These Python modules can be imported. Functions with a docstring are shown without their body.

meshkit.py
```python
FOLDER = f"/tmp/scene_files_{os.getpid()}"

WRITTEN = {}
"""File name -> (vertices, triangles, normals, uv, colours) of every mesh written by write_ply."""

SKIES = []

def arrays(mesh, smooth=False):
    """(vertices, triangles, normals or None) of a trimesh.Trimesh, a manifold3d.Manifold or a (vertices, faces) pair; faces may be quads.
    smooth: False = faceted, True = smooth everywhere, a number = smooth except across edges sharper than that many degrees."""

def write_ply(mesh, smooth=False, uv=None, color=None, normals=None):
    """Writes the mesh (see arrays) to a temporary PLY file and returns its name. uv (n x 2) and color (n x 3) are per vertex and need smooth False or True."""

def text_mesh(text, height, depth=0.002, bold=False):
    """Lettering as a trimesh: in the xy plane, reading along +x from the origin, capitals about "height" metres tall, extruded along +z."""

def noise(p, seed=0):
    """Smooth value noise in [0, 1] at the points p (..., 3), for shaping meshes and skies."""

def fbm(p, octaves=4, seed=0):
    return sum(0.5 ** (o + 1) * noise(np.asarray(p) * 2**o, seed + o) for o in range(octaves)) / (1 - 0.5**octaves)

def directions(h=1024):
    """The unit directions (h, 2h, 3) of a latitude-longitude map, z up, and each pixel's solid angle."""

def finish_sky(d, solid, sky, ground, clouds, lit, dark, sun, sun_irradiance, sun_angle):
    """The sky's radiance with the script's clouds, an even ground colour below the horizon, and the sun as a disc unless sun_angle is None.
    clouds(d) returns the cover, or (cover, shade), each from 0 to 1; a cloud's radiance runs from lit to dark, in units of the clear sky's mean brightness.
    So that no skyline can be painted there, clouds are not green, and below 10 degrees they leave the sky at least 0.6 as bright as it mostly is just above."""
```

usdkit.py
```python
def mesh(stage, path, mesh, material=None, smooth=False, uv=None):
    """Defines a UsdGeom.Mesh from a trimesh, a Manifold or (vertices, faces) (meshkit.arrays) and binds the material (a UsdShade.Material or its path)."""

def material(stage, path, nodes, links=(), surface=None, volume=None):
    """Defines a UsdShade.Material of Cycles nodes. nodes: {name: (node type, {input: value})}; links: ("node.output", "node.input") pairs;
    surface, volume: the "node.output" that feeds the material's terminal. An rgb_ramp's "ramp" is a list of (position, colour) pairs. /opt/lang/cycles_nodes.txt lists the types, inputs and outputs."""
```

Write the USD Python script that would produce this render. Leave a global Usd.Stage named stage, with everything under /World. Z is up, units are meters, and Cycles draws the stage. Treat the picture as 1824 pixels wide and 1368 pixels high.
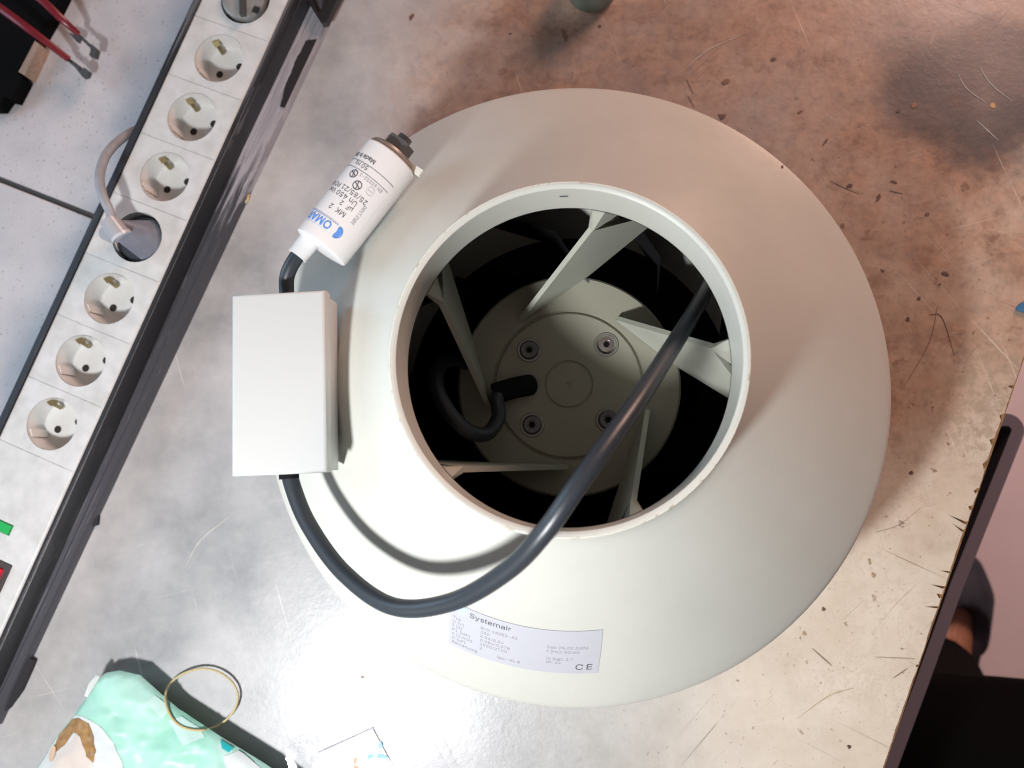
import math, random
import numpy as np, trimesh, manifold3d as m3
import usdkit, meshkit
from shapely import affinity
from shapely.geometry import Polygon, Point, LineString, box as sbox
from pxr import Usd, UsdGeom, UsdLux, UsdShade, Sdf, Gf

stage = Usd.Stage.CreateInMemory()
UsdGeom.SetStageUpAxis(stage, UsdGeom.Tokens.z)
UsdGeom.SetStageMetersPerUnit(stage, 1.0)
W = UsdGeom.Xform.Define(stage, '/World')
stage.SetDefaultPrim(W.GetPrim())
rng = np.random.default_rng(7)
random.seed(7)
PI = math.pi

# ------------------------------------------------------------------ camera, light, exposure
F_PX, CX, CY = 1380.0, 912.0, 684.0            # lens of the photograph (1824 x 1368)
TX, TY = math.radians(6.8723), math.radians(4.5840)
ca, sa, cb, sb = math.cos(TX), math.sin(TX), math.cos(TY), math.sin(TY)
ROT = np.array([[cb, 0, sb], [0, 1, 0], [-sb, 0, cb]]) @ np.array([[1, 0, 0], [0, ca, -sa], [0, sa, ca]])
CAM = np.array([.00288, -.04994, .50983])

def at(x, y, z):
    """The point at height z that the photograph shows at (x, y)."""
    v = ROT @ np.array([(x - CX) / F_PX, -(y - CY) / F_PX, -1.0])
    return CAM + v * ((z - CAM[2]) / v[2])

cam = UsdGeom.Camera.Define(stage, '/World/camera')
M4 = np.eye(4); M4[:3, :3] = ROT.T; M4[3, :3] = CAM
cam.AddTransformOp().Set(Gf.Matrix4d(M4.tolist()))
cam.CreateHorizontalApertureAttr(24.0); cam.CreateVerticalApertureAttr(18.0)
cam.CreateFocalLengthAttr(24.0 * F_PX / 1824)
cam.CreateFStopAttr(5.5); cam.CreateFocusDistanceAttr(0.40)
cam.CreateClippingRangeAttr(Gf.Vec2f(0.01, 30))
cam.CreateExposureAttr(0.0)

def aim(prim, pos, target):
    pos, target = np.array(pos, float), np.array(target, float)
    z = pos - target; z /= np.linalg.norm(z)
    x = np.cross([0, 1, 0.001], z); x /= np.linalg.norm(x); y = np.cross(z, x)
    m = np.eye(4); m[0, :3], m[1, :3], m[2, :3], m[3, :3] = x, y, z, pos
    prim.AddTransformOp().Set(Gf.Matrix4d(m.tolist()))

KEY = np.array([-.238, -.318, .52])
key = UsdLux.DiskLight.Define(stage, '/World/desk_lamp_light')       # cool white work lamp held just behind the camera
key.CreateRadiusAttr(.030); key.CreateIntensityAttr(520); key.CreateColorAttr(Gf.Vec3f(.975, .985, 1.0)); aim(key, KEY, (.0, -.04, .0))
room = UsdLux.RectLight.Define(stage, '/World/room_light')           # warm ceiling lamp of the room
room.CreateWidthAttr(.5); room.CreateHeightAttr(.5); room.CreateIntensityAttr(31); room.CreateColorAttr(Gf.Vec3f(1.0, .635, .52)); aim(room, (.95, 1.34, .78), (.15, 0, 0))
blue_fill = UsdLux.RectLight.Define(stage, '/World/added_blue_fill')          # added blue fill from beyond the sill, no window seen there
blue_fill.CreateWidthAttr(.9); blue_fill.CreateHeightAttr(.7); blue_fill.CreateIntensityAttr(4.0); blue_fill.CreateColorAttr(Gf.Vec3f(.55, .78, 1.0)); aim(blue_fill, (-1.35, .35, .55), (-.3, .05, 0))
dome = UsdLux.DomeLight.Define(stage, '/World/room_ambient'); dome.CreateIntensityAttr(.05); dome.CreateColorAttr(Gf.Vec3f(1.0, .80, .74))

# the line of the rail and of the power strip along the back of the bench
A_, B_ = at(565, 95, 0), at(178, 920, 0)
RU = (A_ - B_) / np.linalg.norm(A_ - B_); RV = np.array([-RU[1], RU[0], 0])
def rl(s, v, z): return B_ + RU * s + RV * v + np.array([0, 0, z])
tt = math.radians(1.14)
SU = RU * math.cos(tt) + RV * math.sin(tt); SV = np.array([-SU[1], SU[0], 0]); SO = at(92, 755, .03); SO[2] = 0
def sl(s, v, z): return SO + SU * s + SV * v + np.array([0, 0, z])

# ------------------------------------------------------------------ helpers
def thing(name, label, cat, base=(0, 0, 0), group=None, kind=None):
    path = numbered('/World', name)
    x = UsdGeom.Xform.Define(stage, path); x.AddTranslateOp().Set(Gf.Vec3d(*map(float, base)))
    tag(x.GetPrim(), label, cat, group, kind)
    return dict(path=path, base=np.array(base, float))

USED = {}
def numbered(parent, name):
    k = USED.get((parent, name), 0); USED[(parent, name)] = k + 1
    return f'{parent}/{name}' if k == 0 else f'{parent}/{name}_{k:03d}'

def tag(p, label=None, cat=None, group=None, kind=None):
    for k, s in (('label', label), ('category', cat), ('group', group), ('kind', kind)):
        if s: p.SetCustomDataByKey(k, s)

def tri(mesh):
    if hasattr(mesh, 'to_mesh'):
        m = mesh.to_mesh(); return np.array(m.vert_properties[:, :3], float), np.array(m.tri_verts)
    if isinstance(mesh, trimesh.Trimesh): return np.array(mesh.vertices), np.array(mesh.faces)
    v, f = np.asarray(mesh[0], float), np.asarray(mesh[1])
    if f.shape[1] == 4: f = np.vstack([f[:, [0, 1, 2]], f[:, [0, 2, 3]]])
    return v, f

def join(*ms):
    vs, fs, n = [], [], 0
    for m in ms:
        v, f = tri(m); vs.append(v); fs.append(f + n); n += len(v)
    return np.vstack(vs), np.vstack(fs)

def part(parent, name, mesh, mat, smooth=35, label=None, kind=None):
    """A Mesh below a thing or one of its parts, its shape given in world coordinates."""
    if mesh is None: return None
    v, f = tri(mesh)
    path = numbered(parent['path'], name)
    g = usdkit.mesh(stage, path, (v - parent['base'], f), mat, smooth=smooth)
    tag(g.GetPrim(), label, None, None, kind)
    return dict(path=path, base=parent['base'])

def solo(name, mesh, mat, label, cat, smooth=35, base=None, group=None, kind=None):
    path = numbered('/World', name); v, f = tri(mesh)
    base = np.zeros(3) if base is None else np.array(base, float)
    g = usdkit.mesh(stage, path, (v - base, f), mat, smooth=smooth)
    g.AddTranslateOp().Set(Gf.Vec3d(*map(float, base)))
    tag(g.GetPrim(), label, cat, group, kind)
    return g

def lathe(prof, n=96, c=(0, 0), closed=False):
    p = np.array(prof, float); t = np.arange(n) * 2 * PI / n
    v = np.stack([np.outer(p[:, 0], np.cos(t)) + c[0], np.outer(p[:, 0], np.sin(t)) + c[1], np.repeat(p[:, 1:2], n, 1)], -1).reshape(-1, 3)
    f = []
    m = len(p)
    for i in range(m if closed else m - 1):
        a, b = i * n, ((i + 1) % m) * n
        j = np.arange(n); k = (j + 1) % n
        f.append(np.stack([a + j, a + k, b + k, b + j], 1))
    return v, np.vstack(f)[:, ::-1]

def spline(pts, n=12):
    p = np.array(pts, float); p = np.vstack([2 * p[0] - p[1], p, 2 * p[-1] - p[-2]]); out = []
    for i in range(1, len(p) - 2):
        for s in np.arange(n) / n:
            a, b, c, d = p[i - 1], p[i], p[i + 1], p[i + 2]
            out.append(.5 * (2 * b + (c - a) * s + (2 * a - 5 * b + 4 * c - d) * s * s + (3 * b - a - 3 * c + d) * s ** 3))
    out.append(p[-2]); return np.array(out)

def tube(path, r, n=16, closed=False, flat=1.0):
    p = np.array(path, float); m = len(p); r = np.broadcast_to(r, m)
    t = np.roll(p, -1, 0) - np.roll(p, 1, 0) if closed else np.gradient(p, axis=0)
    t /= np.linalg.norm(t, axis=1, keepdims=True)
    u = np.cross(t[0], [0, 0, 1.0]); u = u if np.linalg.norm(u) > 1e-3 else np.cross(t[0], [1.0, 0, 0]); u /= np.linalg.norm(u)
    v = []
    a = np.arange(n) * 2 * PI / n
    for i in range(m):
        u = u - t[i] * (u @ t[i]); u /= np.linalg.norm(u); w = np.cross(t[i], u)
        v.append(p[i] + r[i] * (np.outer(np.cos(a), u) + flat * np.outer(np.sin(a), w)))
    v = np.vstack(v); f = []
    for i in range(m if closed else m - 1):
        A, B = i * n, ((i + 1) % m) * n; j = np.arange(n); k = (j + 1) % n
        f.append(np.stack([A + j, A + k, B + k, B + j], 1))
    f = np.vstack(f); f = np.vstack([f[:, [0, 1, 2]], f[:, [0, 2, 3]]])
    if not closed:
        v = np.vstack([v, p[0], p[-1]]); j = np.arange(n); k = (j + 1) % n
        f = np.vstack([f, np.stack([0 * j + len(v) - 2, k, j], 1), np.stack([0 * j + len(v) - 1, (m - 1) * n + j, (m - 1) * n + k], 1)])
    return v, f

def extr(poly, z0, z1):
    """Polygon in xy raised from z0 to z1."""
    polys = getattr(poly, 'geoms', [poly]); out = []
    for g in polys:
        if g.area > 0:
            m = trimesh.creation.extrude_polygon(g, z1 - z0, engine='earcut'); m.apply_translation([0, 0, z0]); out.append(m)
    return join(*out)

def ppx(pts, z):
    return [tuple(at(x, y, z)[:2]) for x, y in pts]

def soft_prism(poly, z0, z1, r):
    """Extruded polygon with its upper edge rounded by r."""
    out, n = [], 4
    ms = []
    for i in range(n):
        a0 = PI / 2 * i / n; a1 = PI / 2 * (i + 1) / n
        ms.append((poly.buffer(-r * (1 - math.cos(a0)) - 1e-6, join_style=1), z1 - r + r * math.sin(a0)))
    ms.append((poly.buffer(-r, join_style=1), z1))
    hull = m3.Manifold.hull_points(np.array([(x, y, z) for p, z in [(poly, z0)] + ms for x, y in p.exterior.coords[:-1]]))
    return hull

def hull(*pts):
    return m3.Manifold.hull_points(np.array(pts, float))

def cyl(a, b, r0, r1=None, n=32):
    a, b = np.array(a, float), np.array(b, float)
    return tube(np.array([a, a + (b - a) * .5, b]), np.array([r0, (r0 + (r1 if r1 is not None else r0)) / 2, r1 if r1 is not None else r0]), n)

def bar(a, b, w, h):
    """Box from a to b, w wide in the horizontal, h high (centre line)."""
    a, b = np.array(a, float), np.array(b, float); t = (b - a) / np.linalg.norm(b - a)
    u = np.cross(t, [0, 0, 1.0]); u /= np.linalg.norm(u); w_ = np.cross(u, t)
    return hull(*[p + su * u * w / 2 + sv * w_ * h / 2 for p in (a, b) for su in (-1, 1) for sv in (-1, 1)])

# ------------------------------------------------------------------ materials
MATS = {}
def mat(name, col, rough=.5, metal=0.0, var=0.0, vscale=40, bump=0.0, bscale=300, spec=.5, dark=None, spots=None, coat=0.0, trans=0.0, rvar=0.0):
    if name in MATS: return MATS[name]
    n = {'p': ('principled_bsdf', dict(base_color=col, roughness=rough, metallic=metal, specular_ior_level=spec, coat_weight=coat, coat_roughness=.2, transmission_weight=trans))}
    l = []
    n['g'] = ('texture_coordinate', {})
    src = None
    if var:
        n['n'] = ('noise_texture', dict(scale=vscale, detail=5, roughness=.6)); l.append(('g.object', 'n.vector'))
        d = dark or tuple(c * (1 - var) for c in col)
        n['r'] = ('rgb_ramp', dict(ramp=[(.30, d), (.62, col)])); l += [('n.fac', 'r.fac')]; src = 'r.color'
    if spots:
        sc, th, scol, amt = spots
        n['v'] = ('noise_texture', dict(scale=sc, detail=3, roughness=.55)); l.append(('g.object', 'v.vector'))
        n['vr'] = ('rgb_ramp', dict(ramp=[(th, (0, 0, 0)), (th + .05, (amt, amt, amt))])); l.append(('v.fac', 'vr.fac'))
        n['mx'] = ('mix', dict(color1=col, color2=scol)); l.append(('vr.color', 'mx.fac'))
        if src: l.append((src, 'mx.color1'))
        src = 'mx.color'
    if src: l.append((src, 'p.base_color'))
    if rvar:
        n['rn'] = ('noise_texture', dict(scale=22, detail=6, roughness=.7)); n['rm'] = ('map_range', dict(from_min=.3, from_max=.7, to_min=rough - rvar / 2, to_max=rough + rvar)); l += [('g.object', 'rn.vector'), ('rn.fac', 'rm.value'), ('rm.result', 'p.roughness')]
    if bump:
        n['bn'] = ('noise_texture', dict(scale=bscale, detail=3)); l.append(('g.object', 'bn.vector'))
        n['b'] = ('bump', dict(strength=bump, distance=.001)); l += [('bn.fac', 'b.height'), ('b.normal', 'p.normal')]
    MATS[name] = usdkit.material(stage, f'/World/Looks/{name}', n, l, surface='p.BSDF')
    return MATS[name]

def chain(n, l, src, kind, a, b, tag_):
    """Adds one math node; a and b are numbers or sockets."""
    n[tag_] = ('math', dict(math_type=kind, **({'value1': a} if not isinstance(a, str) else {}), **({'value2': b} if not isinstance(b, str) else {})))
    if isinstance(a, str): l.append((a, f'{tag_}.value1'))
    if isinstance(b, str): l.append((b, f'{tag_}.value2'))
    return f'{tag_}.value'

def blob(n, l, name, c, r, p0, p1):
    """Round mask about c: 1 inside, fading between p0 and p1 of (1 - distance / r), its border broken by noise."""
    n[name + 'm'] = ('mapping', dict(mapping_type='point', location=(-c[0] / r[0], -c[1] / r[1], 0), scale=(1 / r[0], 1 / r[1], 0)))
    l.append(('warp.result', name + 'm.vector'))
    n[name + 'g'] = ('gradient_texture', dict(gradient_type='spherical')); l.append((name + 'm.vector', name + 'g.vector'))
    n[name + 'r'] = ('map_range', dict(range_type='smoothstep', from_min=p0, from_max=p1, to_min=0, to_max=1)); l.append((name + 'g.fac', name + 'r.value'))
    return name + 'r.result'

def bench_material():
    n, l = {}, []
    n['g'] = ('geometry', {})
    n['wn'] = ('noise_texture', dict(scale=16, detail=5, roughness=.65)); l.append(('g.position', 'wn.vector'))
    n['wm'] = ('mapping', dict(mapping_type='point', location=(-.035, -.035, 0), scale=(.07, .07, 0))); l.append(('wn.color', 'wm.vector'))
    n['warp'] = ('mix_color', dict(blend_type='add', fac=1.0, use_clamp=False)); l += [('g.position', 'warp.a'), ('wm.vector', 'warp.b')]
    def noise(name, scale, detail=5, rough=.6, mapping=None, dist=0.0):
        n[name] = ('noise_texture', dict(scale=scale, detail=detail, roughness=rough, distortion=dist))
        if mapping:
            n[name + 'o'] = ('mapping', dict(mapping_type='point', rotation=mapping[0])); n[name + 'm'] = ('mapping', dict(mapping_type='point', scale=mapping[1])); l.extend([('g.position', name + 'o.vector'), (name + 'o.vector', name + 'm.vector'), (name + 'm.vector', name + '.vector')])
        else: l.append(('g.position', name + '.vector'))
        return name + '.fac'
    def ramp(name, src, stops):
        n[name] = ('rgb_ramp', dict(ramp=stops)); l.append((src, name + '.fac')); return name + '.color'
    def mix(name, fac, a, b, kind='mix'):
        d = dict(mix_type=kind)
        for k, s in (('fac', fac), ('color1', a), ('color2', b)):
            if isinstance(s, str): l.append((s, f'{name}.{k}'))
            else: d[k] = s
        n[name] = ('mix', d); return name + '.color'
    def g(x): return (x, x, x)
    # base: grey laminate on the wall side, yellowed cream towards the front edge
    grey = ramp('c1', noise('n1', 11, 7, .68), [(.32, (.245, .25, .255)), (.5, (.36, .355, .358)), (.68, (.47, .46, .455))])
    cream = ramp('c2', noise('n2', 14, 7, .70), [(.27, (.43, .37, .285)), (.44, (.61, .555, .455)), (.66, (.71, .67, .575))])
    fr = blob(n, l, 'front', (.42, -.16), (.62, .62), .18, .62)
    col = mix('m1', fr, grey, cream)
    blob(n, l, 'warm', (.24, .10), (.45, .55), .05, .5)
    # bare brown wear where the cream layer has gone
    brown = ramp('c3', noise('n3', 34, 9, .80), [(.28, (.25, .135, .085)), (.5, (.40, .235, .155)), (.72, (.52, .345, .235))])
    br = blob(n, l, 'wear', (.15, .20), (.34, .33), .06, .42)
    wn = ramp('wr', noise('n4', 9, 6, .7), [(.30, g(.45)), (.6, g(1))])
    br = mix('m2a', 1.0, br, wn, 'multiply'); brown = mix('m2b', .75, brown, ramp('mot', noise('n10', 130, 6, .7, dist=.6), [(.32, (.50, .42, .40)), (.5, (.95, .93, .92)), (.7, (1.12, 1.08, 1.04))]), 'multiply')
    col = mix('m2', br, col, brown)
    # room reflections painted in: dark blob in the back corner, grey around it
    dark_refl = blob(n, l, 'dark_refl', tuple(at(1765, 165, 0)[:2]), (.092, .066), .05, .45)
    on = mix('m3a', 1.0, dark_refl, ramp('or', noise('n5', 30, 5), [(.3, g(.72)), (.6, g(1))]), 'multiply')
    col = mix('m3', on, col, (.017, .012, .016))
    haze = blob(n, l, 'grey_refl', tuple(at(1800, 60, 0)[:2]), (.15, .13), .1, .8)
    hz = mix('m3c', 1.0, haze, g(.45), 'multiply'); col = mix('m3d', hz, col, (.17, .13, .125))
    # flaked patch by the front edge
    fl = blob(n, l, 'flake', tuple(at(1775, 730, 0)[:2]), (.045, .060), .1, .5)
    fm = mix('m4a', 1.0, fl, ramp('fr2', noise('n6', 120, 7, .72, dist=.4), [(.46, g(0)), (.55, g(.6))]), 'multiply')
    col = mix('m4', fm, col, (.33, .265, .185))
    # veins, scratches, smears, spots
    n['va'] = ('math', dict(math_type='subtract', value2=.5)); l.append((noise('n7', 48, 8, .72, dist=.5), 'va.value1'))
    n['vb'] = ('math', dict(math_type='absolute')); l.append(('va.value', 'vb.value1'))
    vein = ramp('vr', 'vb.value', [(0, g(.26)), (.006, g(.16)), (.016, g(0))])
    vm = mix('m5a', 1.0, vein, ramp('vr2', noise('n8', 7, 4), [(.46, g(0)), (.60, g(1))]), 'multiply')
    vm = mix('m5b', 1.0, vm, ramp('vr3', 'warmr.result', [(0, g(0)), (.4, g(0)), (1, g(1))]), 'multiply')
    col = mix('m5', vm, col, (.22, .15, .10))
    smu = mix('m6a', 1.0, ramp('smu', noise('n9', 42, 6, .68), [(.54, g(0)), (.68, g(.6))]), br, 'multiply'); col = mix('m6', smu, col, (.12, .055, .035))
    k = 0
    for rot, sc, lo, c, amt in ((.45, (6, 520, 1), .70, (.08, .06, .05), .75), (-.75, (7, 620, 1), .715, (.10, .07, .05), .7), (1.25, (6, 480, 1), .70, (.78, .72, .64), .6),
                                (-.25, (9, 700, 1), .70, (.75, .70, .63), .55), (.9, (5, 560, 1), .715, (.74, .69, .62), .5), (2.3, (6, 650, 1), .72, (.09, .06, .05), .7)):
        s = ramp(f's{k}', noise(f'sn{k}', 1.0, 2, .5, ((0, 0, rot), sc)), [(lo, g(0)), (lo + .035, g(amt))])
        s = s if c[0] > .5 else mix(f'sw{k}', 1.0, s, ramp(f'sv{k}', 'warmr.result', [(0, g(.05)), (1, g(1))]), 'multiply')
        s = mix(f'sm{k}', 1.0, s, ramp(f'sq{k}', noise(f'sx{k}', 12 + 3 * k, 3), [(.45, g(0)), (.58, g(1))]), 'multiply')
        col = mix(f'sc{k}', s, col, c); k += 1
    for i, (sc, th, c, amt) in enumerate(((95, .705, (.14, .07, .05), .7), (230, .69, (.16, .09, .065), .7), (60, .70, (.20, .10, .07), .6), (420, .70, (.14, .08, .06), .6))):
        s = ramp(f'p{i}', noise(f'pn{i}', sc, 4, .6), [(th - .03, g(0)), (th, g(amt))]); s = mix(f'pq{i}', 1.0, s, ramp(f'pz{i}', 'warmr.result', [(0, g(.06)), (1, g(1))]), 'multiply'); col = mix(f'pm{i}', s, col, c)
    n['p'] = ('principled_bsdf', dict(specular_ior_level=.85)); l.append((col, 'p.base_color'))
    n['rr'] = ('map_range', dict(from_min=.3, from_max=.7, to_min=.33, to_max=.44)); l += [('n1.fac', 'rr.value'), ('rr.result', 'p.roughness')]
    n['bn'] = ('noise_texture', dict(scale=240, detail=5, roughness=.65)); l.append(('g.position', 'bn.vector'))
    n['b'] = ('bump', dict(strength=.22, distance=.0006)); l += [('bn.fac', 'b.height'), ('b.normal', 'p.normal')]
    return usdkit.material(stage, '/World/Looks/worn_laminate', n, l, surface='p.BSDF')

def sill_material():
    n, l = {'g': ('geometry', {})}, []
    n['n'] = ('noise_texture', dict(scale=18, detail=5, roughness=.6)); n['r'] = ('rgb_ramp', dict(ramp=[(.3, (.42, .41, .425)), (.65, (.53, .515, .53))]))
    n['s'] = ('noise_texture', dict(scale=420, detail=1)); n['sr'] = ('rgb_ramp', dict(ramp=[(.69, (0, 0, 0)), (.725, (.75, .75, .75))]))
    n['m'] = ('mix', dict(color2=(.12, .11, .13)))
    n['w'] = ('noise_texture', dict(scale=900, detail=2)); n['b'] = ('bump', dict(strength=.35, distance=.0006))
    n['p'] = ('principled_bsdf', dict(roughness=.55))
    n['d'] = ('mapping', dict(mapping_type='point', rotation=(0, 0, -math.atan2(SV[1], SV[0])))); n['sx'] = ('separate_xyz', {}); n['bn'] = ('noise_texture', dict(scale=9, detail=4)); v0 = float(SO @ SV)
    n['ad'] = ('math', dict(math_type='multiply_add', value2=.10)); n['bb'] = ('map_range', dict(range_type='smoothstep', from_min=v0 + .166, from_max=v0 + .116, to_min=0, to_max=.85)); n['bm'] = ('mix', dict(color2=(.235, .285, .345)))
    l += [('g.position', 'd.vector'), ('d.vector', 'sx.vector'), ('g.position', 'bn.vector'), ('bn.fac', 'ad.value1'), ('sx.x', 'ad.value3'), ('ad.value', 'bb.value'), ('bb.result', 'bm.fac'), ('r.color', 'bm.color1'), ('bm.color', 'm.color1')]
    for s in ('n', 's', 'w'): l.append(('g.position', s + '.vector'))
    l += [('n.fac', 'r.fac'), ('s.fac', 'sr.fac'), ('sr.color', 'm.fac'), ('m.color', 'p.base_color'), ('w.fac', 'b.height'), ('b.normal', 'p.normal')]
    return usdkit.material(stage, '/World/Looks/speckled_sill', n, l, surface='p.BSDF')

def streaked(name, dark, light, dirn, spot, radius, th=(.50, .62)):
    """Black anodised metal worn to silver along its length near spot."""
    n, l = {'g': ('geometry', {})}, []
    ang = -math.atan2(dirn[1], dirn[0])
    n['mo'] = ('mapping', dict(mapping_type='point', rotation=(0, 0, ang))); n['mp'] = ('mapping', dict(mapping_type='point', scale=(26, 520, 60))); l += [('g.position', 'mo.vector'), ('mo.vector', 'mp.vector')]
    n['n'] = ('noise_texture', dict(scale=1, detail=4, roughness=.6)); l.append(('mp.vector', 'n.vector'))
    n['r'] = ('rgb_ramp', dict(ramp=[(th[0], (0, 0, 0)), (th[1], (1, 1, 1))])); l.append(('n.fac', 'r.fac'))
    n['am'] = ('mapping', dict(mapping_type='point', location=tuple(-spot[k] / radius for k in (0, 1)) + (0,), scale=(1 / radius, 1 / radius, 0))); l.append(('g.position', 'am.vector'))
    n['ag'] = ('gradient_texture', dict(gradient_type='spherical')); l.append(('am.vector', 'ag.vector'))
    n['ar'] = ('map_range', dict(range_type='smoothstep', from_min=.05, from_max=.6, to_min=0, to_max=1.0)); l.append(('ag.fac', 'ar.value'))
    n['ad'] = ('math', dict(math_type='add', use_clamp=True)); n['sub'] = ('map_range', dict(from_min=0, from_max=1, to_min=-.85, to_max=.8)); l += [('ar.result', 'sub.value'), ('r.color', 'ad.value1'), ('sub.result', 'ad.value2')]
    n['m'] = ('mix', dict(color1=dark, color2=light)); l.append(('ad.value', 'm.fac'))
    n['p'] = ('principled_bsdf', dict(roughness=.42, metallic=.15)); l.append(('m.color', 'p.base_color'))
    return usdkit.material(stage, f'/World/Looks/{name}', n, l, surface='p.BSDF')

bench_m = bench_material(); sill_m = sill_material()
core_m = mat('brown_board', (.30, .165, .07), .8, var=.5, vscale=160, bump=.5)
paint = mat('grey_green_paint', (.535, .542, .495), .31, var=.06, vscale=16, bump=.04, bscale=420, rvar=.10, spots=(150, .685, (.50, .49, .43), .35))
paint_scuffed = mat('scuffed_paint', (.62, .625, .56), .45, spots=(260, .60, (.36, .30, .22), .7), var=.08)
box_m = mat('box_plastic', (.475, .492, .483), .42, bump=.03, bscale=700)
black_in = mat('black_plastic', (.008, .008, .009), .85, spec=.15)
cable_m = mat('cable_rubber', (.027, .033, .041), .38, bump=.05, bscale=350, spots=(500, .70, (.12, .12, .12), .5))
capwhite = mat('white_plastic', (.68, .68, .68), .36)
ink = mat('grey_ink', (.10, .10, .11), .6)
ink_soft = mat('pale_ink', (.30, .30, .33), .6)
blue_ink = mat('blue_ink', (.10, .26, .66), .5)
blue_pale = mat('pale_blue_ink', (.42, .60, .85), .5)
steel = mat('dull_steel', (.36, .35, .34), .35, metal=.9, var=.3, vscale=300)
dark_steel = mat('dark_steel', (.16, .16, .165), .4, metal=.6)
chrome = mat('bright_steel', (.75, .75, .73), .16, metal=1.0)
brass = mat('brass', (.30, .25, .13), .34, metal=.8)
tan_metal = mat('tinned_lid', (.34, .29, .255), .38, metal=.6)
sticker = mat('lavender_sticker', (.43, .437, .475), .45)
strip_white = mat('strip_white', (.57, .575, .57), .42, var=.12, vscale=70, dark=(.46, .465, .45))
socket_m = mat('socket_white', (.64, .635, .615), .28, var=.06, vscale=120)

# ------------------------------------------------------------------ the floor and the workbench
floor_m = mat('floor_vinyl', (.86, .74, .80), .5, var=.10, vscale=6)
solo('floor', extr(sbox(-2.2, -2.2, 2.6, 2.6), -.79, -.75), floor_m, None, None, smooth=False, kind='structure')

E1, E2 = at(1824, 640, 0)[:2], at(1575, 1368, 0)[:2]
ED = (E1 - E2) / np.linalg.norm(E1 - E2); EN = np.array([ED[1], -ED[0]])    # along the front edge, and out of the bench
bench = thing('workbench', 'worn cream laminate workbench top under the fan with a chipped brown front edge', 'workbench', (0, 0, 0))
def edge_line():
    s0, s1 = -.55, .62
    notch = []
    for x, y, length, wid in ((1703, 925, .0125, .0035), (1700, 940, .009, .003), (1716, 900, .003, .006), (1672, 1012, .0065, .0022), (1664, 1040, .009, .003), (1668, 1060, .004, .006), (1652, 1075, .008, .0025),
                              (1775, 790, .004, .010), (1790, 745, .003, .008), (1760, 830, .003, .012), (1806, 690, .004, .004), (1618, 1180, .002, .003), (1740, 875, .003, .007)):
        p = at(x, y, 0)[:2] - E2; notch.append((p @ ED, length, wid, rng.uniform(-.5, .5)))
    pts = []
    s = s0
    while s < s1:
        d = .0012 * meshkit.fbm(np.array([s * 120, 3.1, .5]), 4) + .0022 * max(0, meshkit.fbm(np.array([s * 28, 9.1, .5]), 3) - .45)
        pts.append(E2 + ED * s - EN * d)
        for c, ln, wd, sk in notch:
            if s < c <= s + .0006 + 1e-9:
                wd *= .55; pts += [E2 + ED * (c - wd / 2) - EN * .0012, E2 + ED * (c + sk * ln * .6) - EN * ln, E2 + ED * (c + wd / 2) - EN * .0015]; s = c + wd / 2
        s += .0006
    return pts
front = edge_line()
far = [tuple((SO + SU * .52 + SV * .0340)[:2]), tuple((SO - SU * .45 + SV * .0340)[:2])]
lam = Polygon(front + far).buffer(0)
lam = max(getattr(lam, 'geoms', [lam]), key=lambda q: q.area)
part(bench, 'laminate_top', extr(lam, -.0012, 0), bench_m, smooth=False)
corep = Polygon([E2 - ED * .55 + EN * .0006, E2 + ED * .62 + EN * .0006] + far)
part(bench, 'board_core', extr(corep, -.038, -.0014), core_m, smooth=False)
frame_m = mat('bench_frame_black', (.012, .012, .013), .6)
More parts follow.
